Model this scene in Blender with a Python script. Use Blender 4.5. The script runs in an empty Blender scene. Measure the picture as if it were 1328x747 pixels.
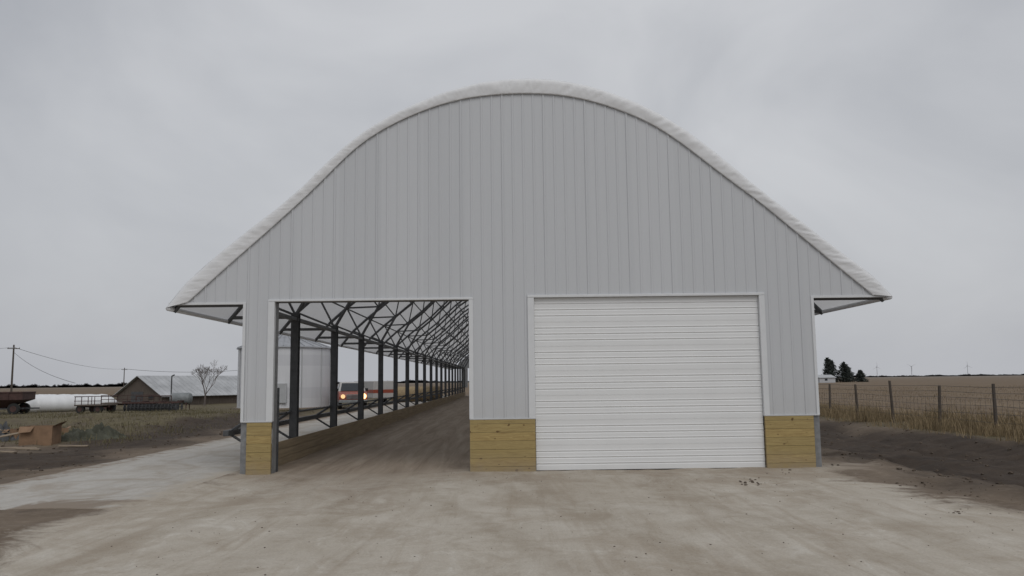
import bpy, math, random, itertools
import numpy as np
from mathutils import Vector, Matrix, noise
random.seed(7)
S=bpy.context.scene; COL=S.collection
# ------------------------------------------------------------ camera
CY=-17.5; CZ=1.88; FPX=1060.0
cam_d=bpy.data.cameras.new('camera'); cam=bpy.data.objects.new('camera',cam_d); COL.objects.link(cam)
R=Matrix.Rotation(math.radians(-.57),3,'Z')@Matrix.Rotation(math.radians(90+6.49),3,'X')@Matrix.Rotation(math.radians(-.7),3,'Z')
cam.matrix_world=Matrix.Translation((0,CY,CZ))@R.to_4x4()
cam_d.sensor_width=36; cam_d.lens=36*FPX/1328; cam_d.clip_end=20000; cam_d.clip_start=.1
S.camera=cam
def ray(px,py): return R@Vector(((px-664)/FPX,-(py-373.5)/FPX,-1))
def F(px,py,Y=0.0):
    d=ray(px,py); t=(Y-CY)/d.y; return (d.x*t, CZ+d.z*t)
def X(px,Y): return (px-655)/FPX*(Y-CY)
# ------------------------------------------------------------ mesh builder
class MB:
    def __init__(s): s.v=[]; s.f=[]
    def add(s,vs,fs):
        n=len(s.v); s.v+= [tuple(v) for v in vs]; s.f+=[tuple(i+n for i in f) for f in fs]; return s
    def box(s,x0,x1,y0,y1,z0,z1):
        return s.add([(x0,y0,z0),(x1,y0,z0),(x1,y1,z0),(x0,y1,z0),(x0,y0,z1),(x1,y0,z1),(x1,y1,z1),(x0,y1,z1)],
            [(0,3,2,1),(4,5,6,7),(0,1,5,4),(1,2,6,5),(2,3,7,6),(3,0,4,7)])
    def tube(s,p,q,r,n=6,r2=None):
        p=Vector(p);q=Vector(q);d=(q-p)
        if d.length<1e-6: return s
        d.normalize(); a=d.orthogonal().normalized(); b=d.cross(a); r2=r if r2 is None else r2
        vs=[];
        for k in range(n):
            t=2*math.pi*k/n; o=a*math.cos(t)+b*math.sin(t); vs.append(p+o*r)
        for k in range(n):
            t=2*math.pi*k/n; o=a*math.cos(t)+b*math.sin(t); vs.append(q+o*r2)
        fs=[(k,(k+1)%n,n+(k+1)%n,n+k) for k in range(n)]+[tuple(range(n-1,-1,-1)),tuple(range(n,2*n))]
        return s.add(vs,fs)
    def path(s,pts,r,n=5):
        for a,b in zip(pts[:-1],pts[1:]): s.tube(a,b,r,n)
        return s
    def lathe(s,prof,n=32,c=(0,0,0)):
        vs=[];m=len(prof)
        for k in range(n):
            t=2*math.pi*k/n
            for r,z in prof: vs.append((c[0]+r*math.cos(t),c[1]+r*math.sin(t),c[2]+z))
        fs=[]
        for k in range(n):
            k2=(k+1)%n
            for j in range(m-1): fs.append((k*m+j,k2*m+j,k2*m+j+1,k*m+j+1))
        return s.add(vs,fs)
    def prism(s,poly,x0,x1,tap=None):
        n=len(poly); tap=tap or (lambda z:1)
        vs=[(x0*tap(z),y,z) for y,z in poly]+[(x1*tap(z),y,z) for y,z in poly]
        return s.add(vs,[tuple(range(n)),tuple(range(2*n-1,n-1,-1))]+[(k,n+k,n+(k+1)%n,(k+1)%n) for k in range(n)])
    def build(s,name,mat,parent=None,smooth=False,bevel=0):
        me=bpy.data.meshes.new(name); me.from_pydata(s.v,[],s.f); me.update()
        me.materials.append(mat)
        if smooth: me.polygons.foreach_set('use_smooth',[True]*len(me.polygons))
        o=bpy.data.objects.new(name,me); COL.objects.link(o)
        if parent: o.parent=parent
        if bevel:
            b=o.modifiers.new('b','BEVEL'); b.width=bevel; b.segments=2
        return o
def tag(o,label,cat,group=None,kind=None):
    o['label']=label; o['category']=cat
    if group: o['group']=group
    if kind: o['kind']=kind
    return o
def thing(name,label,cat,loc=(0,0,0),rz=0,group=None):
    o=bpy.data.objects.new(name,None); COL.objects.link(o); o.location=loc; o.rotation_euler=(0,0,rz)
    return tag(o,label,cat,group)
def cp(o,loc,parent):
    c=o.copy(); COL.objects.link(c); c.parent=parent; c.location=loc
    return c
# ------------------------------------------------------------ materials
def nt(name):
    m=bpy.data.materials.new(name); m.use_nodes=True; t=m.node_tree; return m,t,t.nodes['Principled BSDF']
class NG:
    def __init__(s,t): s.t=t
    def n(s,typ,**k):
        x=s.t.nodes.new(typ)
        for a,b in k.items(): setattr(x,a,b)
        return x
    def l(s,a,b): s.t.links.new(a,b)
    def noise(s,vec,scale,detail=5,rough=.6,dist=0):
        x=s.n('ShaderNodeTexNoise'); s.l(vec,x.inputs['Vector']); x.inputs['Scale'].default_value=scale
        x.inputs['Detail'].default_value=detail; x.inputs['Roughness'].default_value=rough; x.inputs['Distortion'].default_value=dist
        return x.outputs['Fac']
    def mapv(s,vec,scale,rot=(0,0,0)):
        x=s.n('ShaderNodeMapping'); s.l(vec,x.inputs['Vector']); x.inputs['Scale'].default_value=scale; x.inputs['Rotation'].default_value=rot; return x.outputs[0]
    def m(s,op,a,b=None,clamp=False):
        x=s.n('ShaderNodeMath',operation=op,use_clamp=clamp)
        for i,v in enumerate((a,b)):
            if v is None: continue
            if isinstance(v,(int,float)): x.inputs[i].default_value=v
            else: s.l(v,x.inputs[i])
        return x.outputs[0]
    def rng(s,v,a,b,c=0,d=1):
        x=s.n('ShaderNodeMapRange'); s.l(v,x.inputs[0])
        for i,q in enumerate((a,b,c,d)): x.inputs[i+1].default_value=q
        return x.outputs[0]
    def mix(s,f,a,b,mode='MIX'):
        x=s.n('ShaderNodeMix',data_type='RGBA',blend_type=mode)
        if isinstance(f,(int,float)): x.inputs[0].default_value=f
        else: s.l(f,x.inputs[0])
        for i,v in ((6,a),(7,b)):
            if isinstance(v,tuple): x.inputs[i].default_value=(*v[:3],1)
            else: s.l(v,x.inputs[i])
        return x.outputs[2]
def MT(name,col,rough=.8,metal=0,var=.15,scale=4,bump=0,bscale=25,stretch=(1,1,1),emit=0,trans=0,island=0):
    m,t,p=nt(name); g=NG(t)
    tc=g.n('ShaderNodeTexCoord').outputs['Object']; v=g.mapv(tc,stretch)
    f=g.rng(g.noise(v,scale),.25,.75)
    c=g.mix(f,tuple(x*(1-var) for x in col),tuple(min(1,x*(1+var)) for x in col))
    if island:
        ri=g.n('ShaderNodeNewGeometry').outputs['Random Per Island']
        c=g.mix(g.rng(ri,0,1,0,island),c,(0.03,.025,.015))
    g.l(c,p.inputs['Base Color']); p.inputs['Roughness'].default_value=rough; p.inputs['Metallic'].default_value=metal
    if bump:
        b=g.n('ShaderNodeBump'); b.inputs['Strength'].default_value=bump; b.inputs['Distance'].default_value=.02
        g.l(g.noise(v,bscale),b.inputs['Height']); g.l(b.outputs[0],p.inputs['Normal'])
    if emit:
        p.inputs['Emission Color'].default_value=(1,.55,.2,1); p.inputs['Emission Strength'].default_value=emit
    if trans:
        tr=g.n('ShaderNodeBsdfTranslucent'); tr.inputs[0].default_value=(*[x*.95 for x in col],1)
        ms=g.n('ShaderNodeMixShader'); ms.inputs[0].default_value=trans
        g.l(p.outputs[0],ms.inputs[1]); g.l(tr.outputs[0],ms.inputs[2]); g.l(ms.outputs[0],t.nodes['Material Output'].inputs[0])
    return m
m_trim=MT('white_trim_metal',(.62,.635,.65),.45,var=.04)
m_door=MT('white_door_paint',(.70,.71,.715),.45,var=.03,scale=1.2)
m_fabric=MT('white_roof_fabric',(.82,.82,.82),.5,var=.05,scale=1.5,bump=.5,bscale=5,trans=.5)
m_band=MT('white_edge_fabric',(.72,.73,.745),.5,var=.03,scale=2,bump=.25,bscale=7)
m_steel=MT('galvanised_steel',(.22,.225,.23),.5,.3,var=.25,scale=8)
m_dark=MT('dark_steel',(.075,.078,.082),.6,.2,var=.3,scale=6)
m_truss=MT('truss_steel',(.11,.113,.118),.6,.2,var=.2)
m_plank=MT('brown_planks',(.26,.20,.125),.85,var=.35,scale=2.5,stretch=(1,.3,6),bump=.4)
m_black=MT('black_rubber',(.02,.02,.02),.8)
m_rust=MT('rusty_red_paint',(.065,.035,.03),.8,var=.4,scale=5)
m_white=MT('white_plastic',(.72,.73,.74),.45,var=.08,scale=1,bump=.5,bscale=3)
m_dullwhite=MT('dull_white_paint',(.42,.41,.40),.5,var=.1,scale=2)
m_oldwood=MT('weathered_brown_boards',(.105,.085,.07),.9,var=.45,scale=3,stretch=(6,6,.4))
m_tinroof=MT('pale_tin_roof',(.40,.41,.42),.5,var=.3,scale=.7)
m_metal=MT('plain_light_steel',(.40,.41,.42),.45,var=.1)
m_binroof=MT('grey_bin_roof_steel',(.30,.31,.33),.5,var=.2,scale=2)
m_oldsteel=MT('old_grey_steel',(.20,.215,.22),.6,var=.3,scale=3)
m_pole=MT('weathered_pole_wood',(.085,.07,.058),.9,var=.3)
m_glass=MT('dark_glass',(.03,.035,.04),.1,var=.1)
m_red=MT('red_car_paint',(.27,.065,.04),.4,var=.06)
m_lamp=MT('lit_headlamp',(1,.85,.6),.3,emit=3.2)
m_lamp2=MT('dim_headlamp',(1,.8,.5),.3,emit=.7)
m_bark=MT('grey_bark',(.12,.10,.09),.9,var=.3)
m_ever=MT('dark_evergreen_needles',(.035,.046,.042),.9,var=.3,island=.35)
m_card=MT('brown_cardboard',(.23,.145,.088),.85,var=.25)
m_tarp=MT('dull_green_tarp',(.06,.062,.042),.7,var=.5,scale=3)
m_scrap=MT('scrap_lumber',(.25,.20,.145),.85,var=.45,scale=3,stretch=(.5,4,4))
m_grass=MT('dry_grass',(.31,.235,.135),.9,var=.3,scale=.6,island=.5)
m_rgrass=MT('dull_rough_grass',(.155,.135,.072),.9,var=.45,scale=.3,island=.55)
m_stub=MT('corn_stubble',(.27,.205,.13),.9,var=.3,scale=.3,island=.55)
m_clod=MT('earth_clods',(.085,.064,.047),.95,var=.5,scale=2,bump=.6)
m_bale=MT('straw_bale',(.30,.23,.14),.95,var=.25,scale=6,bump=.7)
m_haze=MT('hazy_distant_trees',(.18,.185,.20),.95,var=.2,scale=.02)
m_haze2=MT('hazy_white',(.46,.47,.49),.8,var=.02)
# siding
m_side,t,p=nt('white_ribbed_siding'); g=NG(t)
pos=g.n('ShaderNodeNewGeometry').outputs['Position']; sp=g.n('ShaderNodeSeparateXYZ'); g.l(pos,sp.inputs[0])
pan=g.m('FLOOR',g.m('DIVIDE',g.m('ADD',sp.outputs[0],20.02),.9144))
wn=g.n('ShaderNodeTexWhiteNoise',noise_dimensions='1D'); g.l(pan,wn.inputs['W'])
streak=g.noise(g.mapv(pos,(5,1,.2)),1.5,4)
f=g.m('ADD',g.m('MULTIPLY',wn.outputs['Value'],.4),g.m('MULTIPLY',streak,.5))
c=g.mix(f,(.478,.493,.512),(.548,.562,.582))
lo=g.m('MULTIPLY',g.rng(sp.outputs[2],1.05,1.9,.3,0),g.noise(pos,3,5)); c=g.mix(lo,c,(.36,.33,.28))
g.l(c,p.inputs['Base Color']); p.inputs['Roughness'].default_value=.42
bb=g.n('ShaderNodeBump'); bb.inputs['Strength'].default_value=.25; bb.inputs['Distance'].default_value=.02; g.l(g.noise(g.mapv(pos,(1,1,.5)),1.5,2),bb.inputs['Height']); g.l(bb.outputs[0],p.inputs['Normal'])
# treated timber
m_wood,t,p=nt('treated_timber'); g=NG(t)
pos=g.n('ShaderNodeNewGeometry').outputs['Position']; sp=g.n('ShaderNodeSeparateXYZ'); g.l(pos,sp.inputs[0])
brd=g.m('FLOOR',g.m('DIVIDE',g.m('ADD',sp.outputs[2],.08),.178)); wn=g.n('ShaderNodeTexWhiteNoise',noise_dimensions='1D'); g.l(brd,wn.inputs['W'])
gr=g.noise(g.mapv(pos,(1.2,1,14)),3,6,.6,1.0)
kn=g.noise(g.mapv(pos,(1,1,1.4)),6.5,1)
c=g.mix(g.rng(gr,.3,.7),(.26,.18,.068),(.43,.325,.135))
c=g.mix(g.m('MULTIPLY',wn.outputs['Value'],.4),c,(.27,.22,.10))
c=g.mix(g.rng(kn,.69,.75),c,(.12,.07,.025))
dirt=g.m('MULTIPLY',g.rng(sp.outputs[2],0,.4,1,0),g.noise(pos,5,4)); c=g.mix(dirt,c,(.27,.22,.165))
g.l(c,p.inputs['Base Color']); p.inputs['Roughness'].default_value=.75
b=g.n('ShaderNodeBump'); b.inputs['Strength'].default_value=.3; b.inputs['Distance'].default_value=.01; g.l(gr,b.inputs['Height']); g.l(b.outputs[0],p.inputs['Normal'])
# ------------------------------------------------------------ ground shader
m_gnd,t,p=nt('yard_and_field_soil'); g=NG(t)
pos=g.n('ShaderNodeNewGeometry').outputs['Position']; sp=g.n('ShaderNodeSeparateXYZ'); g.l(pos,sp.inputs[0])
big=g.noise(pos,.20,4,.6,.6); mid=g.noise(pos,1.1,6,.62,.6); fine=g.noise(pos,7,6,.65); grit=g.noise(pos,38,4,.7)
blot=g.noise(pos,.55,8,.72,.9); blot2=g.noise(g.mapv(pos,(1,.6,1),(0,0,.5)),1.5,8,.75,1.2)
trk=g.noise(g.mapv(pos,(2.4,.14,1),(0,0,math.radians(-7))),1.2,7,.65,.8)
trk2=g.noise(g.mapv(pos,(2.0,.2,1),(0,0,math.radians(24))),1.1,7,.65,.9)
def attr(n):
    a=g.n('ShaderNodeAttribute'); a.attribute_name=n; return a.outputs['Fac']
def mask(n,nz,amp,w): return g.rng(g.m('ADD',attr(n),g.m('MULTIPLY',g.m('SUBTRACT',nz,.5),amp)),-w,w)
cpad=g.mix(g.rng(mid,.3,.7),(.43,.385,.32),(.53,.49,.425))
cpad=g.mix(g.rng(blot,.51,.60,0,.5),cpad,(.36,.305,.24))
cpad=g.mix(g.rng(blot2,.53,.64,0,.35),cpad,(.32,.27,.205))
cpad=g.mix(g.rng(blot2,.34,.45,.6,0),cpad,(.60,.57,.51))
cpad=g.mix(g.rng(trk,.53,.66,0,.4),cpad,(.32,.265,.20))
cpad=g.mix(g.rng(trk2,.54,.66,0,.35),cpad,(.33,.275,.215))
cpad=g.mix(g.rng(big,.51,.63,0,.35),cpad,(.34,.285,.22))
tm=None
for a0,b0,w0 in ((-2.0,.10,.16),(-3.9,.10,.16),(1.9,-.22,.15),(.1,-.22,.15),(3.0,.02,.15),(5.0,.02,.15),(-.9,-.34,.14),(-2.5,-.34,.14)):
    d=g.m('ABSOLUTE',g.m('SUBTRACT',g.m('ADD',sp.outputs[0],g.m('MULTIPLY',big,1.2)),g.m('ADD',g.m('MULTIPLY',sp.outputs[1],b0),a0+.6)))
    k=g.rng(d,w0,w0+.16,1,0); tm=k if tm is None else g.m('MAXIMUM',tm,k)
tm=g.m('MULTIPLY',tm,g.rng(blot,.36,.56,.1,.85))
cpad=g.mix(g.m('MULTIPLY',tm,.5),cpad,(.30,.25,.19))
cpad=g.mix(g.rng(fine,.57,.70,0,.3),cpad,(.27,.22,.17))
cdirt=g.mix(g.rng(mid,.3,.7),(.12,.091,.066),(.215,.17,.127))
cdirt=g.mix(g.rng(fine,.5,.75,0,.45),cdirt,(.29,.24,.185))
cdirt=g.mix(g.rng(blot,.54,.64,0,.55),cdirt,(.065,.049,.037))
cmud=g.mix(g.rng(mid,.3,.75),(.034,.025,.019),(.078,.058,.043))
cmud=g.mix(g.rng(fine,.55,.75,0,.35),cmud,(.11,.085,.065))
cint=g.mix(g.rng(trk,.35,.65),(.225,.178,.135),(.35,.295,.235))
cgr=g.mix(g.rng(fine,.3,.7),(.085,.072,.04),(.175,.148,.088))
cgr=g.mix(g.rng(blot,.48,.60,0,.7),cgr,(.10,.078,.057))
rows=g.noise(g.mapv(pos,(1.3,.03,1)),1.6,3)
cfi=g.mix(g.rng(rows,.35,.65),(.12,.085,.058),(.21,.155,.10))
cfi=g.mix(g.rng(mid,.45,.75,0,.5),cfi,(.25,.19,.12))
cfi=g.mix(g.rng(sp.outputs[1],150,2500,0,.75),cfi,(.26,.245,.23))  # distance haze painted into the field colour, greyer further back
c=cdirt
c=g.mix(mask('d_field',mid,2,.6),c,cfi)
c=g.mix(mask('d_grass',mid,3.,.6),c,cgr)
c=g.mix(mask('d_mud',mid,3.,.7),c,cmud)
c=g.mix(mask('d_pad',blot,5.0,.35),c,cpad)
c=g.mix(mask('d_int',blot,6,1.8),c,cint)
c=g.mix(g.rng(grit,.42,.7,0,.2),c,(.10,.08,.062))
g.l(c,p.inputs['Base Color']); p.inputs['Specular IOR Level'].default_value=.2; p.inputs['Roughness'].default_value=.9
h=g.m('ADD',g.m('MULTIPLY',fine,.5),g.m('ADD',g.m('MULTIPLY',grit,.16),g.m('MULTIPLY',g.m('ADD',mid,trk),.6)))
h=g.m('SUBTRACT',h,g.m('MULTIPLY',tm,.12))
b=g.n('ShaderNodeBump'); b.inputs['Strength'].default_value=.55; b.inputs['Distance'].default_value=.06; g.l(h,b.inputs['Height']); g.l(b.outputs[0],p.inputs['Normal'])
# concrete
m_conc,t,p=nt('dusty_concrete'); g=NG(t)
pos=g.n('ShaderNodeNewGeometry').outputs['Position']; sp=g.n('ShaderNodeSeparateXYZ'); g.l(pos,sp.inputs[0])
a1=g.noise(pos,.6,7,.68,.9); a2=g.noise(g.mapv(pos,(2.5,.2,1)),1.2,7,.65,.6); a3=g.noise(pos,20,4); a4=g.noise(pos,2.2,6,.7,.5)
c=g.mix(g.rng(a4,.3,.7),(.39,.37,.335),(.49,.47,.435)); c=g.mix(g.rng(a2,.51,.63,0,.5),c,(.31,.265,.21)); c=g.mix(g.rng(a1,.50,.62,0,.7),c,(.32,.275,.22)); c=g.mix(g.rng(a3,.5,.8,0,.3),c,(.22,.195,.165))
e1=g.rng(g.m('ADD',g.m('ADD',sp.outputs[0],9.75),g.m('MULTIPLY',g.m('SUBTRACT',.5,a4),3.4)),.0,.6,1,0)
e2=g.rng(g.m('ADD',g.m('ADD',sp.outputs[1],4.7),g.m('MULTIPLY',g.m('SUBTRACT',.5,a1),7.0)),.0,.7,.95,0)
e3=g.rng(g.m('ADD',g.m('SUBTRACT',-5.78,sp.outputs[0]),g.m('MULTIPLY',g.m('SUBTRACT',.5,a4),2.0)),.0,.5,.8,0)
c=g.mix(g.m('MAXIMUM',g.m('MULTIPLY',e1,.9),e2),c,(.225,.18,.135)); c=g.mix(e3,c,(.42,.37,.30))
g.l(c,p.inputs['Base Color']); p.inputs['Roughness'].default_value=.85
b=g.n('ShaderNodeBump'); b.inputs['Strength'].default_value=.5; b.inputs['Distance'].default_value=.03; g.l(g.m('ADD',a4,g.m('MULTIPLY',a3,.4)),b.inputs['Height']); g.l(b.outputs[0],p.inputs['Normal'])
# ------------------------------------------------------------ ground mesh
def geo(a,b,st,gr):
    out=[a]; s=st
    while out[-1]<b: out.append(out[-1]+s); s*=gr
    return out
xs=np.arange(-17,19.01,.2).tolist(); xs=sorted(set([-v for v in geo(17,4500,.25,1.13)][::1]+xs+geo(19,4500,.25,1.13)))
ys=sorted(set(geo(-15,6,.16,1.0)+geo(6.2,8000,.22,1.045)+[-v for v in geo(15.2,60,.4,1.2)]))
def fb(x,y,s,o=3): return noise.fractal(Vector((x*s,y*s,3.7)),1.0,2.0,o)
def ss(v,a,b):
    t=min(1,max(0,(v-a)/(b-a))); return t*t*(3-2*t)
def padR(y): return 6.95+ .3*math.sin(y*.5)+.25*math.sin(y*1.3+1)
def gh(x,y):
    r=max(abs(x),abs(y))
    if r>400: return 0
    k=1-ss(r,120,400)
    n=fb(x,y,.9); n2=fb(x,y,.25)
    if -5.6<x<padR(y)-.1:
        return (.014*n+.014*fb(x,y,.3)) if y<0 else .02*n+.02*fb(x*2,y*.2,.8)
    if -9.45<x<=-5.95 and -4.45<y<95: return -.03
    if -9.8<x<=-5.6 and y>=-4.9: return .022
    if x>0:
        e=ss(x,padR(y)-.1,padR(y)+.8)
        z=e*(.05*n-.03+.03*fb(x,y,3,2))
        z+= -.30*ss(x,8.0,9.8)*(1-ss(x,12.5,14.5))+ ss(x,7.4,8.6)*(1-ss(x,13.5,14.5))*(.10*fb(x*1.6,y*.5,1.2)+.03*fb(x,y,2.5,2))
        z-= .09*(math.exp(-((x-10.2)/.22)**2)+math.exp(-((x-12.1)/.22)**2))
        z+= .14*ss(x,7.6,8.6)*(1-ss(x,8.8,9.8))*(.6+n2)
        z+= .05*math.sin(x*8)*ss(x,19,21)*(1-ss(x,60,90))
        return z*k
    if y<-4.9: e=ss(-x,5.6,6.6)*(ss(-4.9-y,0,1.5) if x>-9.8 else 1)
    else: e=ss(-x,9.8,10.8)
    z=.02+e*(.06*n+.12*n2+.03*fb(x,y,3,2))
    z+=.30*ss(-x,11.5,14)*ss(y,14,22)*(1-ss(y,24,34))*(.5+n2)
    return z*k
V=[];att={k:[] for k in ('d_pad','d_int','d_mud','d_grass','d_field')}
for y in ys:
    for x in xs:
        V.append((x,y,gh(x,y)))
        w=.5*fb(0,y,.35)
        att['d_pad'].append(min(x+6.1+w*.9, padR(y)-x+w+.1, .6-y))
        y0=-3.0+1.3*abs(x+3) if x<0 else .3
        att['d_int'].append(min((y-y0)*.6, x+5.5, 6.9-x) if y<100 else -5)
        att['d_mud'].append(max(min(3.4-abs(x-11.2),y+8.5 if x>0 else 9), min(1.7-abs(x+12.3+.05*(y-5)),y+6, 40-y)) + (1.5*fb(x,y,.3) if abs(x)<40 else 0))
        att['d_grass'].append(max(1.7-abs(x-16.3), min((y-8)*.3,(-12.0-x)*.5)-.2+1.2*fb(x,y,.1) if y<120 else -2))
        att['d_field'].append(max(x-18.2, min(y-80,-x-6)*.2 if x<0 else -9, (y-100)*.1))
nx=len(xs)
Fg=[];Ff=[]
for j in range(len(ys)-1):
    for i in range(nx-1):
        q=(j*nx+i,j*nx+i+1,(j+1)*nx+i+1,(j+1)*nx+i)
        (Ff if xs[i]>=18.2 else Fg).append(q)
def gridobj(name,faces):
    used=sorted({i for f in faces for i in f}); mp={o:n for n,o in enumerate(used)}
    me=bpy.data.meshes.new(name); me.from_pydata([V[i] for i in used],[],[tuple(mp[i] for i in f) for f in faces])
    for k,a in att.items():
        at=me.attributes.new(k,'FLOAT','POINT'); at.data.foreach_set('value',[float(a[i]) for i in used])
    me.polygons.foreach_set('use_smooth',[True]*len(me.polygons)); me.materials.append(m_gnd)
    o=bpy.data.objects.new(name,me); COL.objects.link(o); o['kind']='structure'; return o
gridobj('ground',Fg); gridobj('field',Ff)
gx=[0,.012,.03,.08]+list(np.linspace(.15,.95,14))+[1.0]; gy=geo(-4.7,92,.16,1.03); vs=[]
for j,y in enumerate(gy):
    for i,u in enumerate(gx):
        xl=-9.75+.16*fb(0,y,.8); xr=-5.78
        x=xl+(xr-xl)*u; yy=y
        if j==0: yy=-4.7+.14*fb(x,0,1.1)
        z=.034+.006*fb(x,y,.7)
        if i==0 or j==0: z=-.12
        elif i==1 or j==1: z-=.006
        if i==len(gx)-1: z=.010
        if j==1: yy=-4.7+.14*fb(x,0,1.1)+.03
        vs.append((x,yy,z))
n=len(gx)
o=MB().add(vs,[(j*n+i,j*n+i+1,(j+1)*n+i+1,(j+1)*n+i) for j in range(len(gy)-1) for i in range(n-1)]).build('pavement',m_conc); o['kind']='structure'
# ------------------------------------------------------------ barn
outer=[(216,400),(230,380),(260,350),(310,309),(345,282),(372,262),(400,236),(425,211),(450,188),(480,166),(510,149),(550,130),(600,113),(640,105),(685,102),(730,105),(780,117),(820,131),(860,151),(905,181),(945,213),(985,247),(1010,266),(1050,297),(1090,328),(1125,353),(1146,369),(1156,385)]
inner=[(243,393),(290,350),(345,302),(383,268),(420,233),(450,202),(480,178),(520,156),(570,136),(620,125),(685,121),(740,125),(790,138),(840,158),(880,183),(920,214),(960,244),(985,262),(1020,291),(1060,324),(1100,357),(1131,382)]
def resample(pts,n):
    P=np.array(pts,float)
    Q=[]
    for i in range(len(P)-1):
        p0=P[max(i-1,0)];p1=P[i];p2=P[i+1];p3=P[min(i+2,len(P)-1)]
        for t in np.linspace(0,1,12,endpoint=False):
            Q.append(.5*((2*p1)+(-p0+p2)*t+(2*p0-5*p1+4*p2-p3)*t*t+(-p0+3*p1-3*p2+p3)*t**3))
    Q.append(P[-1]); Q=np.array(Q)
    d=np.r_[0,np.cumsum(np.hypot(*np.diff(Q,axis=0).T))]; s=np.linspace(0,d[-1],n)
    B=np.c_[np.interp(s,d,Q[:,0]),np.interp(s,d,Q[:,1])]
    for _ in range(40): B[1:-1]=.5*B[1:-1]+.25*(B[:-2]+B[2:])
    return B
NO=240
O=resample([F(*p) for p in outer],NO); I=resample([F(*p) for p in inner],NO)
xLw=F(314.5,470)[0]; xA=F(354.5,470)[0]; xB=F(609,470)[0]; xC=F(694,500)[0]; xD=F(989,500)[0]; xE=F(1058.5,470)[0]
zO=F(480,390)[1]; zD=F(840,384.5)[1]; zS=F(652,543)[1]; zE=(F(280,392)[1]+F(1090,383)[1])/2
LEN=91.6
barn=thing('barn','long white hoop barn with ribbed metal front, fabric roof and white overhead door','barn')
I[0,1]=zE; I[-1,1]=zE
def top(x): return float(np.interp(x,I[:,0],I[:,1]))
prof=[]
k0=math.floor(I[0,0]/.2286)
for k in range(k0,int(I[-1,0]/.2286)+2):
    c=k*.2286
    if k%4==0: prof+=[(c-.032,0),(c-.018,-.018),(c+.016,-.018),(c+.020,0)]
    else: prof+=[(c-.030,0),(c-.016,-.011),(c+.016,-.011),(c+.030,0)]
secs=[(I[0,0],xLw,zE),(xLw,xA,zS),(xA,xB,zO),(xB,xC,zS),(xC,xD,zD),(xD,xE,zS),(xE,I[-1,0],zE)]
mb=MB(); px_=[a for a,_ in prof]; py_=[b for _,b in prof]
for a,b,z0 in secs:
    xx=[a]+[q for q in px_ if a<q<b]+[b]
    for u,v in zip(xx[:-1],xx[1:]):
        if v-u<1e-5: continue
        yu=float(np.interp(u,px_,py_)); yv=float(np.interp(v,px_,py_))
        mb.add([(u,yu,z0),(v,yv,z0),(v,yv,max(top(v),z0+.001)),(u,yu,max(top(u),z0+.001))],[(0,1,2,3)])
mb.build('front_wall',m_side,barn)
mb=MB()
for a,b,z0 in secs:
    xx=np.linspace(a,b,12)
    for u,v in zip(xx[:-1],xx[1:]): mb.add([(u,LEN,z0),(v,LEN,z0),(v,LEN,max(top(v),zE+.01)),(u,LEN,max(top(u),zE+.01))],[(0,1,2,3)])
mb.build('rear_gable_wall',m_side,barn)
ystat=[-.06,.3]+list(np.arange(1.2,LEN,1.22))+[LEN]
mb=MB(); vs=[]
for j,y in enumerate(ystat):
    for i in range(0,NO,3): vs.append((O[i,0],y,O[i,1]-.012))
    vs.append((O[-1,0],y,O[-1,1]))
n=len(range(0,NO,3))+1
fs=[(j*n+i,j*n+i+1,(j+1)*n+i+1,(j+1)*n+i) for j in range(len(ystat)-1) for i in range(n-1)]
mb.add(vs,fs).build('roof',m_fabric,barn,smooth=True)
mb=MB(); vs=[]; NB=1300
Ob=np.c_[np.interp(np.linspace(0,NO-1,NB),range(NO),O[:,0]),np.interp(np.linspace(0,NO-1,NB),range(NO),O[:,1])]
Ib=np.c_[np.interp(np.linspace(0,NO-1,NB),range(NO),I[:,0]),np.interp(np.linspace(0,NO-1,NB),range(NO),I[:,1])]
pr=[(-.03,-.022),(-.02,-.05),(.03,-.055),(.2,-.068),(.4,-.078),(.6,-.085),(.8,-.085),(.93,-.065),(1.0,-.02),(1.0,.3)]
for i in range(NB):
    s=i*.0175
    for j,(t,y) in enumerate(pr):
        amp=math.sin(min(t,1)*math.pi)**.5 if 0<t<1 else 0
        wr=.012*noise.noise(Vector((s*2.0+t*1.0,t*.8,1)))+.014*noise.noise(Vector((s*6.5-t*2.0,t*1.0,5)))+.007*noise.noise(Vector((s*16+t*3,t*1.5,8)))
        q=Ib[i]*(1-t)+Ob[i]*t
        e=.014*noise.noise(Vector((s*1.8,0,9))) if t>.9 else 0
        c=np.array([.6,2.0]); d=(q-c)/np.linalg.norm(q-c)
        q=q+d*(e+ (.010 if t>.9 else 0))
        vs.append((q[0],y+wr*amp,q[1]))
m_=len(pr); fs=[(i*m_+j,(i+1)*m_+j,(i+1)*m_+j+1,i*m_+j+1) for i in range(NB-1) for j in range(m_-1)]
mb.add(vs,fs).build('roof_edge_wrap',m_band,barn,smooth=True)
for tip in (O[0],O[-1]):
    sgn=1 if tip[0]<0 else -1
    MB().tube((tip[0]+sgn*.05,-.05,tip[1]-.01),(tip[0]+sgn*.05,LEN,tip[1]-.01),.05,8).build('eave_pipe',m_band,barn,smooth=True)
    MB().box(min(tip[0]+sgn*.05,xLw if sgn>0 else xE),max(tip[0]+sgn*.05,xLw if sgn>0 else xE),-.02,.08,zE-.05,zE-.002).build('eave_trim',m_trim,barn)
def trim(x0,x1,z0,z1,y=-.045,name='trim',mat=m_trim,d=.12): return MB().box(x0,x1,y,y+d,z0,z1).build(name,mat,barn,bevel=.006)
trim(xA-.13,xA+.01,zS,zO+.0,y=-.034,name='opening_trim'); trim(xB-.01,xB+.08,zS,zO,y=-.034,name='opening_trim')
trim(xA-.13,xB+.08,zO+.002,zO+.045,y=-.037,name='opening_header_trim')
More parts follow.
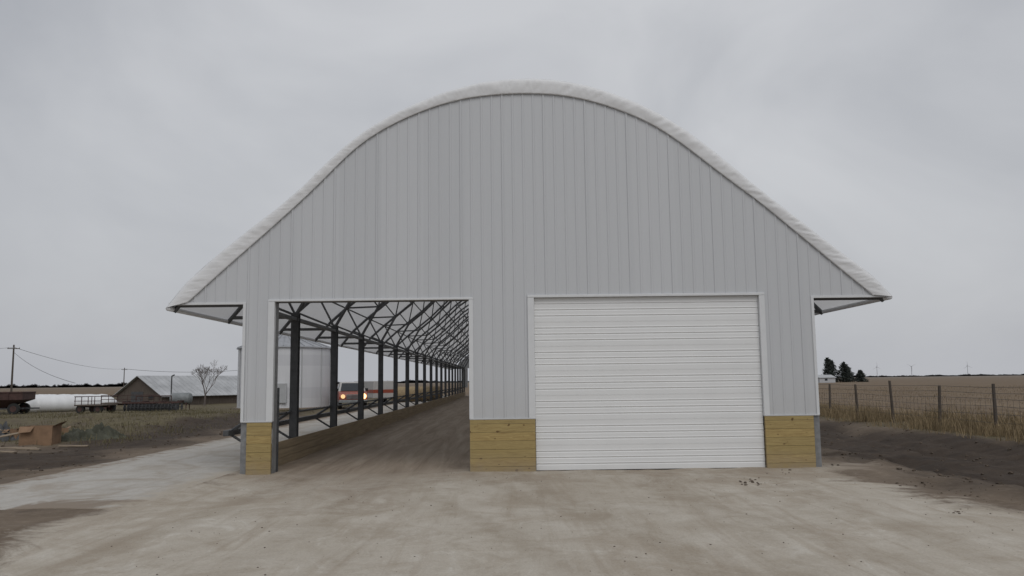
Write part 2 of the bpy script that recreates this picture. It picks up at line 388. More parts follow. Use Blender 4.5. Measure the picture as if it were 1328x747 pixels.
trim(xC-.14,xC+.0,zS,zD,y=-.034,name='door_side_trim'); trim(xD-.0,xD+.12,zS,zD,y=-.034,name='door_side_trim')
trim(xC-.14,xD+.12,zD+.002,zD+.055,y=-.038,name='door_header_trim')
trim(xLw-.01,xLw+.05,zS,zE-.01,y=-.03,name='corner_trim'); trim(xE-.05,xE+.01,zS,zE-.01,y=-.03,name='corner_trim')
for a,b in ((xLw,xA),(xB,xC),(xD,xE)): trim(a,b,zS-.015,zS+.012,y=-.042,name='base_flashing',mat=m_side)
for x0 in (xA-.02,xB): MB().box(x0,x0+.02,.09,.35,0,zO).build('opening_jamb',m_steel,barn)
MB().box(xA,xB,.09,.35,zO+.0,zO+.16).build('opening_header_beam',m_truss,barn)
def skirt(a,b):
    mb=MB(); z=-.08; hb=.178; k=0
    while z<zS-.03:
        z1=min(z+hb-.004,zS-.016); mb.box(a,b,-.035-.003*(k%2),.03,z,z1); z+=hb; k+=1
    mb.build('skirt_boards',m_wood,barn,bevel=.004)
skirt(xLw+.13,xA-.01); skirt(xB,xC-.01); skirt(xD+.01,xE-.13)
def ibeam(mb,x,y,z0,z1,w=.2,d=.2):
    mb.box(x-w/2,x+w/2,y-d/2,y-d/2+.02,z0,z1); mb.box(x-w/2,x+w/2,y+d/2-.02,y+d/2,z0,z1); mb.box(x-.012,x+.012,y-d/2+.02,y+d/2-.02,z0,z1)
for x in (xLw+.055,xE-.05):
    mb=MB(); ibeam(mb,x,.115,-.1,zE-.06,.12,.2); mb.build('corner_post',m_steel,barn)
# overhead door
H=zD; n=7; ph=H/n
for k in range(n):
    z0=k*ph+.001; z1=(k+1)*ph
    pts=[(.064,z0),(.062,z0+.004)]
    for c in (.25,.5,.75):
        zc=z0+ph*c; pts+=[(.062,zc-.03),(.071,zc-.018),(.071,zc-.004),(.057,zc+.010),(.062,zc+.035)]
    pts+=[(.062,z1-.014),(.059,z1-.006),(.061,z1-.0005),(.11,z1-.0005),(.11,z0)]
    o=MB().prism(pts,xC+.005,xD-.005).build('door_panel',m_door)
    if k==0:
        door=o; o.name='overhead_door'
        MB().box(xC+.005,xD-.005,.065,.10,-.02,.0).build('bottom_seal',m_black,door)
        o.parent=barn
    else: o.parent=door
MB().box(xC,xD,.05,.14,zD,zD+.05).build('door_header',m_dark,barn)
# posts, trusses
PY=[3.7+4.88*k for k in range(19)]; xp=xLw+.17; xq=xE-.17
pL=MB(); ibeam(pL,0,0,-.1,zE+.05,.19,.22)
p0=pL.build('post',m_dark,barn); p0.location=(xp,PY[0],0)
for y in PY:
    if y!=PY[0]: cp(p0,(xp,y,0),barn)
    cp(p0,(xq,y,0),barn)
tr=MB(); K=22; idx=np.linspace(0,NO-1,K).astype(int); On=O[idx]
def norm_in(i):
    a=On[max(i-1,0)];b=On[min(i+1,K-1)]; t=(b-a)/np.linalg.norm(b-a); return np.array([t[1],-t[0]])
ch=[tuple(On[i]+norm_in(i)*.08) for i in range(K)]
inn=[]
for i in range(K):
    q=On[i]+norm_in(i)*.8
    if xp+.5<q[0]<xq-.5 and q[1]>zE+.35: inn.append((i,q))
v3=lambda q:(q[0],0,q[1])
chs=[(p_[0],p_[1]) for p_ in (O[::6]+np.array([0,0]))]
tr.path([v3(q) for q in ch],.055,6)
ipts=[np.array([xp,zE])]+[q for _,q in inn]+[np.array([xq,zE])]
tr.path([v3(q) for q in ipts],.055,6)
for a,(i,q) in enumerate(inn):
    tr.tube(v3(q),v3(ch[i]),.03,5)
    tr.tube(v3(q),v3(ch[i+1]),.03,5)
for s,xx in ((0,xp),(K-1,xq)):
    tr.tube(v3((ch[s][0]+(.08 if s==0 else -.08),zE-.04)),v3((xx,zE-.04)),.045,6)
    st=1 if s==0 else -1
    for j in (1,2): tr.tube(v3((xx,zE)),v3(ch[s+st*j]),.034,5)
    fi=inn[0] if s==0 else inn[-1]; tr.tube(v3(ch[s+st*2]),v3(fi[1]),.034,5)
t0=tr.build('truss',m_truss,barn); t0.location=(0,PY[0],0)
for y in PY[1:]: cp(t0,(0,y,0),barn)
cp(t0,(0,.24,0),barn)
for i in (2,5,8,13,16,19):
    q=On[i]+norm_in(i)*.14; MB().tube((q[0],.25,q[1]),(q[0],LEN,q[1]),.03,6).build('purlin',m_truss,barn)
for xx in (xp+.14,xq-.14):
    mb=MB()
    for k in range(3): mb.box(xx-.02,xx+.025,.4,LEN,k*.19-.02,k*.19+.183-.02)
    mb.build('side_board_wall',m_plank,barn,bevel=.005)
for xx in (xp,xq): MB().box(xx-.07,xx+.07,.4,LEN,zE-.14,zE-.06).build('eave_beam',m_truss,barn)
MB().box(xp-.58,xp-.46,.1,LEN,.79,.91).build('feed_rail',m_dark,barn,bevel=.01)
MB().tube((xp-.16,.3,1.14),(xp-.16,LEN,1.14),.03,6).build('upper_feed_rail',m_dark,barn)
bk=MB().tube((0,0,1.18),(-.5,0,.86),.04,5); bk.tube((0,0,.5),(-.48,0,.80),.03,5)
b0=bk.build('rail_bracket',m_dark,barn); b0.location=(xp-.05,PY[0]-.14,0)
for y in [.6]+PY[1:]: cp(b0,(xp-.05,y-.14,0),barn)
mb=MB(); ibeam(mb,F(358.5,560,.45)[0],.45,-.1,F(357,503,.45)[1],.075,.1); mb.build('gate_post',m_dark,barn)
mb=MB()
for k in range(int(LEN/.4)):
    y=.35+k*.4; mb.box(xE-.02,xE,y,y+.37,.55,zE-.2)
mb.build('side_curtain_wall',m_side,barn)
# ------------------------------------------------------------ grain bin
bx,by=X(371.5,46),46.0
binn=thing('grain_bin','round white corrugated grain bin standing beyond the open bay','grain bin',(bx,by,0))
rb=3.42; pr=[]; hb=4.6
z=0
while z<hb: pr+=[(rb,z),(rb+.02,z+.05)]; z+=.1
m_bin,t,p=nt('bin_white_steel'); g=NG(t); tc=g.n('ShaderNodeTexCoord').outputs['Object']; sp=g.n('ShaderNodeSeparateXYZ'); g.l(tc,sp.inputs[0])
ring=g.m('FLOOR',g.m('DIVIDE',sp.outputs[2],.8)); wn=g.n('ShaderNodeTexWhiteNoise',noise_dimensions='1D'); g.l(ring,wn.inputs['W'])
st=g.noise(g.mapv(tc,(1.5,1.5,.1)),2,4)
g.l(g.mix(g.m('ADD',g.m('MULTIPLY',wn.outputs['Value'],.4),g.m('MULTIPLY',st,.6)),(.52,.53,.56),(.72,.73,.75)),p.inputs['Base Color']); p.inputs['Roughness'].default_value=.5
MB().lathe(pr,56).build('bin_wall',m_bin,binn,smooth=True)
mb=MB().lathe([(rb+.14,hb-.06),(rb+.12,hb+.02),(.45,hb+1.15),(.45,hb+1.3),(.0,hb+1.42)],56)
for k in range(28):
    a=2*math.pi*k/28; mb.tube(((rb+.1)*math.cos(a),(rb+.1)*math.sin(a),hb+.05),(.45*math.cos(a),.45*math.sin(a),hb+1.18),.03,4)
mb.build('bin_roof',m_binroof,binn)
for k in range(12):
    a=2*math.pi*k/12+.1; MB().box(-.03,.03,-.03,.03,0,hb).build('stiffener',m_metal,binn).location=((rb+.04)*math.cos(a),(rb+.04)*math.sin(a),0)
MB().lathe([(rb+.2,0),(rb+.2,.12),(0,.12)],48).build('bin_footing',m_conc,binn)
MB().box(-.5,.5,-.08,.02,.5,1.9).build('bin_hatch',m_metal,binn).location=(.6,-rb-.02,0)
# ------------------------------------------------------------ vehicles
def wheel(parent,x,y,r,w,rim=m_metal):
    t=MB(); n=20; t.tube((-w/2,0,0),(w/2,0,0),r,n); o=t.build('wheel',m_black,parent,bevel=.02); o.location=(x,y,r)
    MB().tube((-w/2-.01,0,0),(w/2+.01,0,0),r*.55,14).build('rim',rim,o)
    return o
def pickup(x,y,rz):
    T=thing('pickup_truck','red pickup truck with a pale cab roof and lit headlights seen between barn posts','pickup truck',(x,y,0.03),rz)
    tap=lambda z:1 if z<1.25 else 1-.28*(z-1.25)
    MB().prism([(-2.75,.5),(-2.8,.9),(-2.65,1.15),(-1.3,1.25),(2.75,1.25),(2.75,.5)],-1,1).build('body',m_red,T,bevel=.04)
    MB().prism([(-1.3,1.252),(-.6,1.90),(.7,1.94),(.85,1.252)],-.99,.99,tap).build('cab',m_dullwhite,T,bevel=.04)
    MB().add([(-.82,-1.3,1.28),(.82,-1.3,1.28),(.70,-.66,1.82),(-.70,-.66,1.82)],[(0,1,2,3)]).build('windscreen',m_glass,T).location=(0,-.04,.02)
    for s in (-1,1):
        MB().add([(s*.995,-1.0,1.32),(s*.995,.6,1.32),(s*.86,.5,1.80),(s*.86,-.6,1.80)],[(0,1,2,3)]).build('side_window',m_glass,T).location=(s*.012,0,0)
        MB().tube((s*.72,-2.8,.90),(s*.72,-2.86,.90),.20 if s>0 else .15,16).build('headlight',m_lamp if s>0 else m_lamp2,T)
        MB().box(s*1.08-.1,s*1.08+.1,-1.0,-.9,1.25,1.45).build('mirror',m_black,T,bevel=.02)
        wheel(T,s*.88,-1.8,.40,.26); wheel(T,s*.88,1.75,.40,.26)
    mb=MB()
    for k in range(5): mb.box(-.48,.48,-2.85,-2.79,.74+k*.07,.775+k*.07)
    mb.build('grille',m_oldsteel,T); MB().box(-1,1,-2.95,-2.78,.45,.66).build('bumper',m_oldsteel,T,bevel=.03)
pickup(X(457,44),44,math.radians(14))
tx=X(488,56)
T=thing('cargo_trailer','dull white cargo trailer with a red stripe parked right of the pickup truck','trailer',(tx,56,.03),math.radians(35))
MB().box(-1.15,1.15,-2.0,2.0,.5,2.0).build('trailer_box',m_dullwhite,T,bevel=.06)
MB().box(-1.16,1.16,-2.01,2.01,.95,1.25).build('red_stripe',m_red,T)
MB().box(-.05,.05,-3.2,-2.0,.45,.55).build('tow_bar',m_dark,T)
for s in (-1,1): wheel(T,s*1.1,.4,.36,.22)
for k in range(4):
    n=28; prf=[(0,-.75),(.62,-.76),(.74,-.68),(.76,0),(.74,.68),(.62,.76),(0,.75)]
    mb=MB().lathe(prf,28); mb.v=[(z,a,b*(1 if b>0 else .96)) for a,b,z in mb.v]
    y=60+k*1.3; b=mb.build('round_bale',m_bale,smooth=True); b.location=(X(520+k*14,y),y,.72); b.rotation_euler=(0,0,.3+.1*k)
    tag(b,'round straw bale in the row beyond the barn posts','straw bale','round straw bales beyond the barn posts')
# ------------------------------------------------------------ left farmyard
x0=X(8,40)
W=thing('grain_wagon','dark red gravity grain wagon at the left edge of the yard','wagon',(x0,40,gh(x0,40)),math.radians(10))
mb=MB(); a,b=1.9,1.15
mb.add([(-.5,-.4,.45),(.5,-.4,.45),(.5,.4,.45),(-.5,.4,.45),(-a,-b,1.0),(a,-b,1.0),(a,b,1.0),(-a,b,1.0),(-a,-b,1.5),(a,-b,1.5),(a,b,1.5),(-a,b,1.5)],
 [(0,3,2,1)]+[(k,(k+1)%4,4+(k+1)%4,4+k) for k in range(4)]+[(4+k,4+(k+1)%4,8+(k+1)%4,8+k) for k in range(4)])
mb.build('hopper',m_rust,W)
mb=MB(); cs=[(-a,-b,1.5),(a,-b,1.5),(a,b,1.5),(-a,b,1.5)]
for k in range(4): mb.tube(cs[k],cs[(k+1)%4],.05)
for xx in (-1,0,1): mb.tube((xx,-b-.02,1.5),(xx,-b-.02,1.0),.04)
mb.build('rim_rail',m_rust,W)
MB().box(-1.7,1.7,-.5,.5,.34,.44).build('chassis',m_dark,W); MB().box(1.7,2.6,-.05,.05,.34,.44).build('tow_bar',m_dark,W)
for xx in (-1.3,1.3):
    for s in (-1,1): wheel(W,xx,s*.9,.38,.25,m_rust).rotation_euler=(0,0,math.pi/2)
p1=Vector((X(42,44),44,.5)); p2=Vector((X(160,49),49,.5)); mb=MB(); n=18; m_=48; vs=[]
for i in range(m_+1):
    t=i/m_; c=p1.lerp(p2,t); r=.95*min(1,(math.sin(min(1,t*10)*math.pi/2)+.08))*min(1,math.sin(min(1,(1-t)*5)*math.pi/2)+.08)*(1-.15*t)+.05*noise.noise(Vector((t*14,0,0)))
    d=(p2-p1).normalized(); sd=Vector((d.y,-d.x,0))
    for k in range(n):
        a=2*math.pi*k/n; v=c+sd*math.cos(a)*r*1.35; v.z=max(0,.5+math.sin(a)*r*.88+.04*noise.noise(Vector((t*34,a*2,2)))); vs.append(v)
fs=[(i*n+k,i*n+(k+1)%n,(i+1)*n+(k+1)%n,(i+1)*n+k) for i in range(m_) for k in range(n)]+[tuple(range(n)),tuple(m_*n+k for k in range(n))]
tag(mb.add(vs,fs).build('silage_bag',m_white,smooth=True),'long white plastic silage bag lying beyond the red wagon','silage bag')
def haywagon(px,Y,L,rz,label):
    x0=X(px,Y); W=thing('hay_wagon',label,'wagon',(x0,Y,gh(x0,Y)),rz)
    MB().box(-L,L,-.9,.9,.52,.60).build('deck',m_oldwood,W); mb=MB()
    for k in range(5):
        xx=-L+.05+k*(2*L-.1)/4; mb.tube((xx,-.88,.6),(xx,-.88,1.15),.025)
    for xx in (-L+.05,L-.05): mb.tube((xx,.88,.6),(xx,.88,1.15),.025); mb.tube((xx,-.88,1.13),(xx,.88,1.13),.025)
    for z in (.85,1.15): mb.tube((-L,-.9,z),(L,-.9,z),.022)
    mb.build('stake_sides',m_rust,W); MB().box(-L+.05,L-.05,-.1,.1,.40,.52).build('chassis',m_rust,W)
    for xx in (-L+.35,L-.35):
        for s in (-1,1): wheel(W,xx,s*.7,.30,.2,m_rust).rotation_euler=(0,0,math.pi/2)
haywagon(132,39,1.0,math.radians(-8),'rusty hay wagon with stake sides in front of the silage bag')
haywagon(176,46,1.9,math.radians(10),'long dark hay wagon parked in front of the weathered shed gable')
x0=X(205,41); W=thing('disc_harrow','rusty red disc harrow parked in front of the weathered shed','farm implement',(x0,41,gh(x0,41)+.03),math.radians(5))
mb=MB()
for y in (-.6,.6): mb.box(-1.9,1.9,y-.05,y+.05,.55,.65)
for xx in (-1.9,-.6,.6,1.8): mb.box(xx,xx+.1,-.65,.65,.65,.73)
mb.build('frame',m_rust,W)
for y in (-.6,.6):
    mb=MB()
    for k in range(15): mb.tube((-1.75+k*.25,y,.26),(-1.73+k*.25,y,.26),.26,12)
    mb.tube((-1.8,y,.26),(1.8,y,.26),.03); mb.build('disc_gang',m_dark,W)
mb=MB()
for xx in (-1.2,1.2): mb.tube((xx,0,.7),(xx,0,1.05),.04)
mb.tube((-1.2,0,1.05),(1.2,0,1.05),.04); mb.build('hitch_frame',m_rust,W)
x0=X(186,60)
Sh=thing('shed','low weathered timber shed with a pale tin roof beyond the yard','shed',(x0,60,0),math.radians(-30))
hw=3.3; L=15; ze=.95; zp=2.7
mb=MB(); mb.add([(-hw,0,0),(hw,0,0),(hw,0,ze),(0,0,zp),(-hw,0,ze),(-hw,L,0),(hw,L,0),(hw,L,ze),(0,L,zp),(-hw,L,ze)],[(0,1,2,3,4),(5,9,8,7,6),(1,6,7,2),(0,4,9,5)])
mb.build('wall',m_oldwood,Sh)
sl=(zp-ze)/hw
for s in (-1,1):
    mb=MB(); xe=hw+.35; zz=ze-.35*sl; n=28
    for k in range(n):
        y0_=-.3+k*(L+.6)/n; y1_=y0_+(L+.6)/n-.03
        mb.add([(0,y0_,zp+.05),(s*xe,y0_,zz+.05),(s*xe,y1_,zz+.05),(0,y1_,zp+.05),(0,y0_,zp+.1),(s*xe,y0_,zz+.1),(s*xe,y1_,zz+.1),(0,y1_,zp+.1)],[(0,1,2,3),(4,7,6,5),(0,4,5,1),(1,5,6,2),(2,6,7,3)])
    mb.build('roof_slope',m_tinroof,Sh)
MB().box(-1.1,.6,-.04,.02,.05,1.3).build('door',m_dark,Sh); MB().box(1.4,2.2,-.04,.02,.6,1.0).build('window',m_glass,Sh)
x0=X(262,72); Sb=thing('low_shed','low white roofed shed standing behind the weathered timber shed','shed',(x0,72,0),math.radians(8))
MB().box(-3.4,3.4,0,5,0,1.2).build('wall',m_oldwood,Sb); MB().prism([(-.4,1.15),(5.4,1.15),(5.4,1.25),(2.5,2.55),(-.4,1.25)],-3.7,3.7).build('roof',m_white,Sb)
x0=X(240,44); W=thing('fuel_tank','small grey cylindrical tank on legs with a tall vent pipe','tank',(x0,44,gh(x0,44)))
mb=MB().lathe([(0,-.75),(.36,-.72),(.42,-.6),(.42,.6),(.36,.72),(0,.75)],20); mb.v=[(z,a,b+.85) for a,b,z in mb.v]; mb.build('tank_shell',m_oldsteel,W,smooth=True)
mb=MB()
for xx in (-.5,.5):
    for y in (-.35,.35): mb.tube((xx,y,0),(xx,y*.8,.55),.04)
    mb.box(xx-.05,xx+.05,-.4,.4,.45,.52)
mb.build('stand',m_rust,W); MB().tube((-.75,0,.4),(-.75,0,2.5),.05).tube((-.75,0,2.5),(-.55,0,2.6),.05).build('vent_pipe',m_dark,W)
# ------------------------------------------------------------ trees
def baretree(x,y,h,label,rs):
    rnd=random.Random(rs); T=thing('bare_tree',label,'tree',(x,y,0))
    tr=MB(); cr=MB(); tr.tube((0,0,0),(0.05,0,h*.22),.10,8,.08)
    def br(p,d,l,r,dep):
        q=p+d*l; (tr if dep==0 else cr).tube(p,q,r,5,r*.65)
        if dep>=6: return
        for k in range(2+(dep%2)):
            nd=(d+Vector((rnd.uniform(-1,1),rnd.uniform(-1,1),rnd.uniform(-.35,.75)))*.55).normalized(); br(q,nd,l*rnd.uniform(.68,.9),max(r*.62,.006),dep+1)
    for k in range(4): br(Vector((.05,0,h*(.14+.03*k))),Vector((rnd.uniform(-.6,.6),rnd.uniform(-.5,.5),1)).normalized(),h*.19,.045,0)
    tr.build('trunk',m_bark,T); cr.build('crown',m_bark,T)
baretree(X(270,58),58,4.2,'bare leafless tree standing at the right end of the sheds',9)
def evergreen(x,y,h,w,label,rs,grp=None):
    rnd=random.Random(rs); T=thing('evergreen_tree',label,'tree',(x,y,0),0,grp)
    MB().tube((0,0,0),(0,0,h*.8),.2,6,.05).build('trunk',m_bark,T); mb=MB()
    for k in range(1500):
        t=rnd.random()**.9; z=h*(.03+.97*t); rr=w*(1-t)**.6*rnd.uniform(.1,1)*(1+.2*math.sin(z*3+rs)); a=rnd.uniform(0,6.283)
        c=Vector((rr*math.cos(a),rr*math.sin(a),z)); s=rnd.uniform(.35,.8)
        u=Vector((rnd.uniform(-1,1),rnd.uniform(-1,1),rnd.uniform(-.6,.6)))*s; v=Vector((rnd.uniform(-1,1),rnd.uniform(-1,1),rnd.uniform(-.9,.4)))*s
        mb.add([c,c+u,c+v],[(0,1,2)])
    mb.build('crown',m_ever,T)
ev=[(1073,8.9,2.8),(1080,8.4,3.0),(1087,8.0,3.3),(1094,7.2,3.2),(1101,6.4,3.0),(1108,5.4,3.1),(1115,4.2,2.4)]
lb=['tallest dark evergreen, leftmost of the distant clump right of the barn','second evergreen from the left in the distant clump','third evergreen from the left in the distant clump','fourth evergreen from the left in the distant clump','fifth evergreen from the left in the distant clump','sixth evergreen from the left in the distant clump','small round evergreen at the right end of the distant clump']
for k,(px,h,w) in enumerate(ev): evergreen(X(px,280),280+3*(k%3),h,w,lb[k],k,'evergreens of the far farmstead')
T=thing('farmhouse','small white farmhouse far off in front of the evergreen clump','house',(X(1072,262),262,0),.2)
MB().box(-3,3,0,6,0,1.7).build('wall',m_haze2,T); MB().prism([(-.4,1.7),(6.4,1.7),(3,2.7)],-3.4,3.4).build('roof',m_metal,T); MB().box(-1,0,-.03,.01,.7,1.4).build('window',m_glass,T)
rnd=random.Random(5); mb=MB()
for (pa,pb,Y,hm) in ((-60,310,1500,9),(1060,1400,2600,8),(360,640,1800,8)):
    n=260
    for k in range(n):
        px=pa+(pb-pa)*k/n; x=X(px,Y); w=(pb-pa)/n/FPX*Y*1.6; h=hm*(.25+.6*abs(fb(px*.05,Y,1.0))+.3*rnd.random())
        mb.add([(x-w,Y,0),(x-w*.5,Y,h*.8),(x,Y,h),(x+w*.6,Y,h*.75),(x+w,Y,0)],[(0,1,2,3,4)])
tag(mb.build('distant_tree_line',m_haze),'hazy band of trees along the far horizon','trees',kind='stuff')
for k,(px,lbw) in enumerate(((1137,'leftmost faint wind turbine, on the horizon near the evergreens'),(1182,'faint wind turbine on the horizon, second from the left'),(1255,'rightmost faint wind turbine on the horizon above the fence'))):
    Y=5200; T=thing('wind_turbine',lbw,'wind turbine',(X(px,Y),Y,0),0,'wind turbines on the far horizon')
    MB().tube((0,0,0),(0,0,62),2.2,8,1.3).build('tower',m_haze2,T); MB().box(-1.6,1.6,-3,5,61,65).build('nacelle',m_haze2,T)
    for j in range(3):
        a=j*2.094+k; MB().tube((0,-4,63),(32*math.sin(a),-4,63+32*math.cos(a)),1.3,4,.3).build('blade',m_haze2,T)
# ------------------------------------------------------------ utility poles and lines
def upole(px,Y,h,label):
    x=X(px,Y); T=thing('utility_pole',label,'utility pole',(x,Y,0),.5)
    MB().tube((0,0,0),(0,0,h),.17,8,.12).build('pole',m_pole,T); MB().box(-.9,.9,-.17,-.07,h-.7,h-.57).build('crossarm',m_pole,T)
    for s in (-.8,0,.8): MB().tube((s,-.12,h-.57),(s,-.12,h-.4),.05,6).build('insulator',m_metal,T)
    return Vector((x,Y,h-.4))
pa=upole(23,120,8.9,'tall wooden utility pole at the left edge behind the red wagon')
pb=upole(166,260,7.9,'smaller far utility pole above the weathered shed')
def wire(a,b,sag,r,label):
    pts=[a.lerp(b,k/16)-Vector((0,0,sag*4*(k/16)*(1-k/16))) for k in range(17)]
    tag(MB().path(pts,r,4).build('power_line',m_dark),label,'power line')
wire(pa,pb,1.2,.035,'sagging power line between the two utility poles')
wire(pb,Vector((X(420,300),300,12)),3,.07,'power line running right from the far utility pole behind the barn')
wire(Vector((X(-120,100),100,9.0)),pa,.8,.03,'power line running off the left edge from the tall utility pole')
wire(pa-Vector((0,0,.8)),Vector((X(104,66),66,2.2)),.6,.025,'service wire dropping steeply from the tall utility pole')
# ------------------------------------------------------------ debris on the left
def gp(px,py):
    d=ray(px,py); t=-CZ/d.z; return d.x*t, CY+d.y*t
def cbox(px,py,s,rz,label):
    x,y=gp(px,py); z=gh(x,y)
    T=thing('cardboard_box',label,'box',(x,y,z-.03),rz)
    mb=MB()
    for a in ((-.48,.48,-.35,-.33),(-.48,.48,.33,.35),(-.48,-.46,-.33,.33),(.46,.48,-.33,.33)): mb.box(*[q*s for q in a],0,.60*s)
    mb.build('box_body',m_card,T); S_=lambda L:[(a*s,b*s,c*s) for a,b,c in L]
    MB().add(S_([(-.48,-.35,.60),(-.05,-.36,.60),(-.1,-.5,.44),(-.44,-.52,.42)]),[(0,1,2,3)]).build('flap',m_card,T); MB().add(S_([(.48,-.33,.60),(.48,.33,.60),(.68,.3,.74),(.68,-.3,.70)]),[(0,1,2,3)]).build('flap',m_card,T)
cbox(52,576,1.05,.12,'large open brown cardboard box on the mud at the left')
cbox(22,572,.7,-.5,'smaller brown cardboard box left of the large open one')
cbox(78,566,.5,.7,'smallest brown cardboard box right of the large open one')
def heap(name,mat,px,py,a,b,hh,sd,label,cat):
    mb=MB(); n=28; vs=[]
    for i in range(n):
        for j in range(n):
            u=i/(n-1)*2-1; v=j/(n-1)*2-1; e=max(0,1-max(abs(u),abs(v))**3)
            vs.append((u*a+.1*noise.noise(Vector((u*3,v*3,sd))),v*b+.1*noise.noise(Vector((u*3,v*3,7+sd))),-.08+e*hh*(.5+.9*noise.noise(Vector((u*2.2,v*2.2,4+sd)))+.6*noise.noise(Vector((u*7,v*7,1+sd))))))
    mb.add(vs,[(i*n+j,(i+1)*n+j,(i+1)*n+j+1,i*n+j+1) for i in range(n-1) for j in range(n-1)])
    x,y=gp(px,py); o=mb.build(name,mat); o.location=(x,y,gh(x,y)+.03); tag(o,label,cat)
heap('tarp',m_tarp,115,572,1.15,.6,.55,0,'crumpled dark green tarp lying right of the cardboard boxes','tarp')
heap('plastic_sheet',m_dark,6,572,.9,.5,.6,14,'crumpled dark plastic sheet under the scrap boards at the left edge','plastic sheet')
pl=[(14,581,.2,1.5,'pale scrap board lying flat, nearest the large cardboard box'),(3,575,.9,1.2,'scrap board tilted over the debris at the left edge'),(30,566,-.5,1.1,'scrap board leaning behind the smaller cardboard box'),(95,565,.3,1.3,'scrap board poking out left of the green tarp'),(8,565,-.2,1.0,'short scrap board at the back of the debris pile'),(14,573,1.2,.9,'steeply propped short scrap board in the debris pile'),(144,570,-.35,1.1,'scrap board lying at the right end of the green tarp'),(95,579,.1,.9,'scrap board on the mud in front of the green tarp'),(4,588,-.3,.9,'scrap board lying nearest the camera at the left edge'),(36,582,-.15,.8,'short scrap board in front of the large cardboard box'),(125,563,.2,1.0,'scrap board lying behind the green tarp')]
for k,(px,py,rz,L,lbp) in enumerate(pl):
    x,y=gp(px,py); fl=k in (0,7,8,9,10); o=MB().box(-L/2,L/2,-.055,.055,-.015,.02).build('scrap_board',m_scrap,bevel=.004); o.location=(x,y,gh(x,y)+(.03 if fl else .10+.08*(k%3))); o.rotation_euler=(.08 if fl else .25,(.02 if fl else (-.3+.14*k)),rz); tag(o,lbp,'board','scrap boards in the left debris pile')
# ------------------------------------------------------------ fence on the right
fx=16.05
T=thing('wire_fence','wire fence on weathered wooden posts along the stubble field','fence',(fx,0,0))
fy=[9.6+3.4*k for k in range(-4,20)]
for k,y in enumerate(fy):
    h=1.62+.12*math.sin(k*2.3); MB().tube((0,0,-.1),(.07*math.sin(k*1.7),.06*math.cos(k*3),h),.062,8,.052).build('post',m_pole,T).location=(.1*math.sin(k*5.1),y,gh(fx,y))
for z in (.35,.6,.85,1.1,1.3,1.5):
    MB().path([(-.08,y,z+.03*math.sin(y*3+z*5)) for y in fy],.008,4).build('wire',m_dark,T)
mb=MB(); y=fy[0]
while y<52: mb.tube((-.08,y,.3),(-.08,y,1.1),.004,3); y+=.3
mb.build('wire_mesh',m_dark,T)
def blades(n,fn,hmin,hmax,w,name,mat,label,cat,rs=1):
    rnd=random.Random(rs); mb=MB()
    for _ in range(n):
        q=fn(rnd)
        if q is None: continue
        x,y=q; z=gh(x,y)-.01; a=rnd.uniform(0,6.28); h=rnd.uniform(hmin,hmax)*(.6+.8*abs(fb(x,y,.6))); l=rnd.uniform(.1,.6)*h; ww=w*rnd.uniform(.6,1.4)
        dx,dy=math.cos(a),math.sin(a); b=rnd.uniform(0,6.28); bx_,by_=math.cos(b)*l,math.sin(b)*l
        mb.add([(x-dx*ww,y-dy*ww,z),(x+dx*ww,y+dy*ww,z),(x+bx_*.4+dx*ww*.6,y+by_*.4+dy*ww*.6,z+h*.6),(x+bx_*.4-dx*ww*.6,y+by_*.4-dy*ww*.6,z+h*.6),(x+bx_,y+by_,z+h)],[(0,1,2,3),(3,2,4)])
    return tag(mb.build(name,mat),label,cat,kind='stuff')
def f1(r):
    x=r.gauss(16.5,1.0); y=4+r.random()**1.5*70
    if x<14.2 or fb(x,y,.5)<-.4+r.random()*.35: return None
    return x,y
blades(48000,f1,.15,.78,.010,'dry_grass',m_grass,'dry tan grass growing along the wire fence','grass',1)
def f2(r):
    row=r.randint(0,90); return 19+row*.76+r.gauss(0,.05), 6+r.random()**1.4*120
blades(26000,f2,.1,.32,.014,'corn_stubble',m_stub,'cut corn stubble in rows across the field','stubble',2)
def f3(r):
    x=-r.uniform(12,55); y=8+42*r.random()**1.2
    if fb(x,y,.25)+.3*fb(x,y,1)<r.uniform(-.25,.4): return None
    return x,y
blades(52000,f3,.05,.28,.012,'rough_grass',m_rgrass,'rough tufted grass across the left farmyard','grass',3)
# clods
rnd=random.Random(11); mb=MB()
def clod(x,y,s):
    base=[(1,0,0),(-1,0,0),(0,1,0),(0,-1,0),(0,0,1),(0,0,-1)]+[(a*.6,b*.6,c*.6) for a in (-1,1) for b in (-1,1) for c in (-1,1)]
    V_=[Vector(v)*s*rnd.uniform(.7,1.2) for v in base]; z=gh(x,y)
    V_=[(x+v.x,y+v.y,z+s*.1+v.z*.6) for v in V_]
    fs=[]; ax=[(1,0,0),(-1,0,0),(0,1,0),(0,-1,0),(0,0,1),(0,0,-1)]
    cor={c:6+i for i,c in enumerate(itertools.product((-1,1),repeat=3))}
    for i,j in ((0,2),(0,3),(1,2),(1,3),(0,4),(0,5),(1,4),(1,5),(2,4),(2,5),(3,4),(3,5)):
        a=Vector(ax[i])+Vector(ax[j]); cs=[cor[c] for c in cor if all(a[k]==0 or c[k]==a[k] for k in range(3))]
        fs.append((i,cs[0],j,cs[1]))
    mb.add(V_,fs)
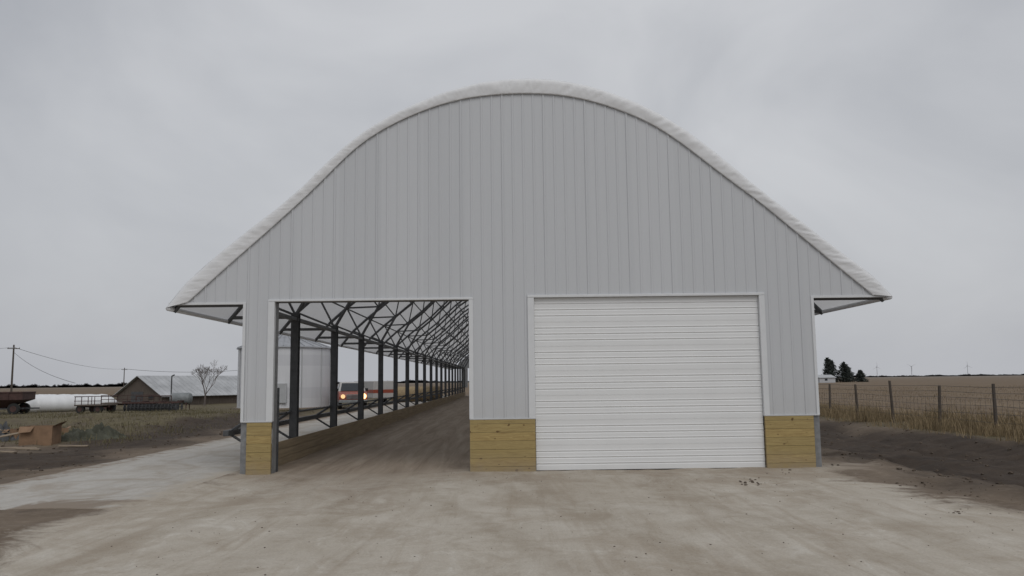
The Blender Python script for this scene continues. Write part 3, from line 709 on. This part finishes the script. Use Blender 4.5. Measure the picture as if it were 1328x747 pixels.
for _ in range(3600):
    r=rnd.random()
    if r<.35:
        x=6.8+abs(rnd.gauss(0,1.3)); y=rnd.uniform(-12,22); s=.008+.03*rnd.random()**3
        if fb(x,y,.7)<-.1: continue
    elif r<.6: x=rnd.uniform(8.0,14.5); y=rnd.uniform(-8,30); s=.015+.06*rnd.random()**4
    elif r<.85: x=-rnd.uniform(10,22); y=rnd.uniform(-3,22); s=.02+.06*rnd.random()**3
    else: x=rnd.uniform(-5,6.8); y=rnd.uniform(-12,-.2); s=.004+.010*rnd.random()**3
    clod(x,y,s)
for px,py in ((975,624),(985,628),(965,627),(1020,611),(1240,664),(1255,640)):
    for _ in range(7):
        x,y=gp(px+rnd.gauss(0,5),py+rnd.gauss(0,1.5)); clod(x,y,rnd.uniform(.01,.035))
tag(mb.build('earth_clods',m_clod),'loose earth clods and stones scattered over the ground','clods',kind='stuff')
# ------------------------------------------------------------ world and sun
w=bpy.data.worlds.new('World'); S.world=w; w.use_nodes=True; t=w.node_tree; g=NG(t); t.nodes.clear()
EL=math.radians(48); AZ=math.radians(165)
sky=g.n('ShaderNodeTexSky',sky_type='NISHITA'); sky.sun_disc=False; sky.sun_elevation=EL; sky.sun_rotation=AZ; sky.air_density=1.5; sky.dust_density=4
b1=g.n('ShaderNodeBackground'); g.l(sky.outputs[0],b1.inputs[0]); b1.inputs[1].default_value=.06
tc=g.n('ShaderNodeTexCoord').outputs['Generated']; sp=g.n('ShaderNodeSeparateXYZ'); g.l(tc,sp.inputs[0])
n1=g.noise(g.mapv(tc,(1,1,1.5)),2.6,5,.5,.4); n2=g.noise(g.mapv(tc,(1,1,1.3)),1.1,3,.5,.2)
f=g.m('ADD',g.m('MULTIPLY',n1,.55),g.m('MULTIPLY',n2,.5))
cc=g.mix(g.rng(f,.40,.66),(.40,.415,.45),(.62,.63,.655))
hz=g.rng(sp.outputs[2],0,.25); cc=g.mix(g.m('MULTIPLY',g.m('SUBTRACT',1,hz),.45),cc,(.44,.455,.495))
b2=g.n('ShaderNodeBackground'); g.l(cc,b2.inputs[0]); b2.inputs[1].default_value=1.0
ms=g.n('ShaderNodeMixShader'); ms.inputs[0].default_value=.9; g.l(b1.outputs[0],ms.inputs[1]); g.l(b2.outputs[0],ms.inputs[2])
ow=g.n('ShaderNodeOutputWorld'); g.l(ms.outputs[0],ow.inputs[0])
sd=bpy.data.lights.new('sun','SUN'); sd.energy=.95; sd.angle=math.radians(40); sd.color=(1,.98,.95)
so=bpy.data.objects.new('sun',sd); COL.objects.link(so)
dv=Vector((math.sin(AZ)*math.cos(EL),math.cos(AZ)*math.cos(EL),math.sin(EL)))
so.rotation_euler=dv.to_track_quat('Z','Y').to_euler()
S.view_settings.view_transform='Standard'; S.view_settings.look='None'; S.view_settings.exposure=0
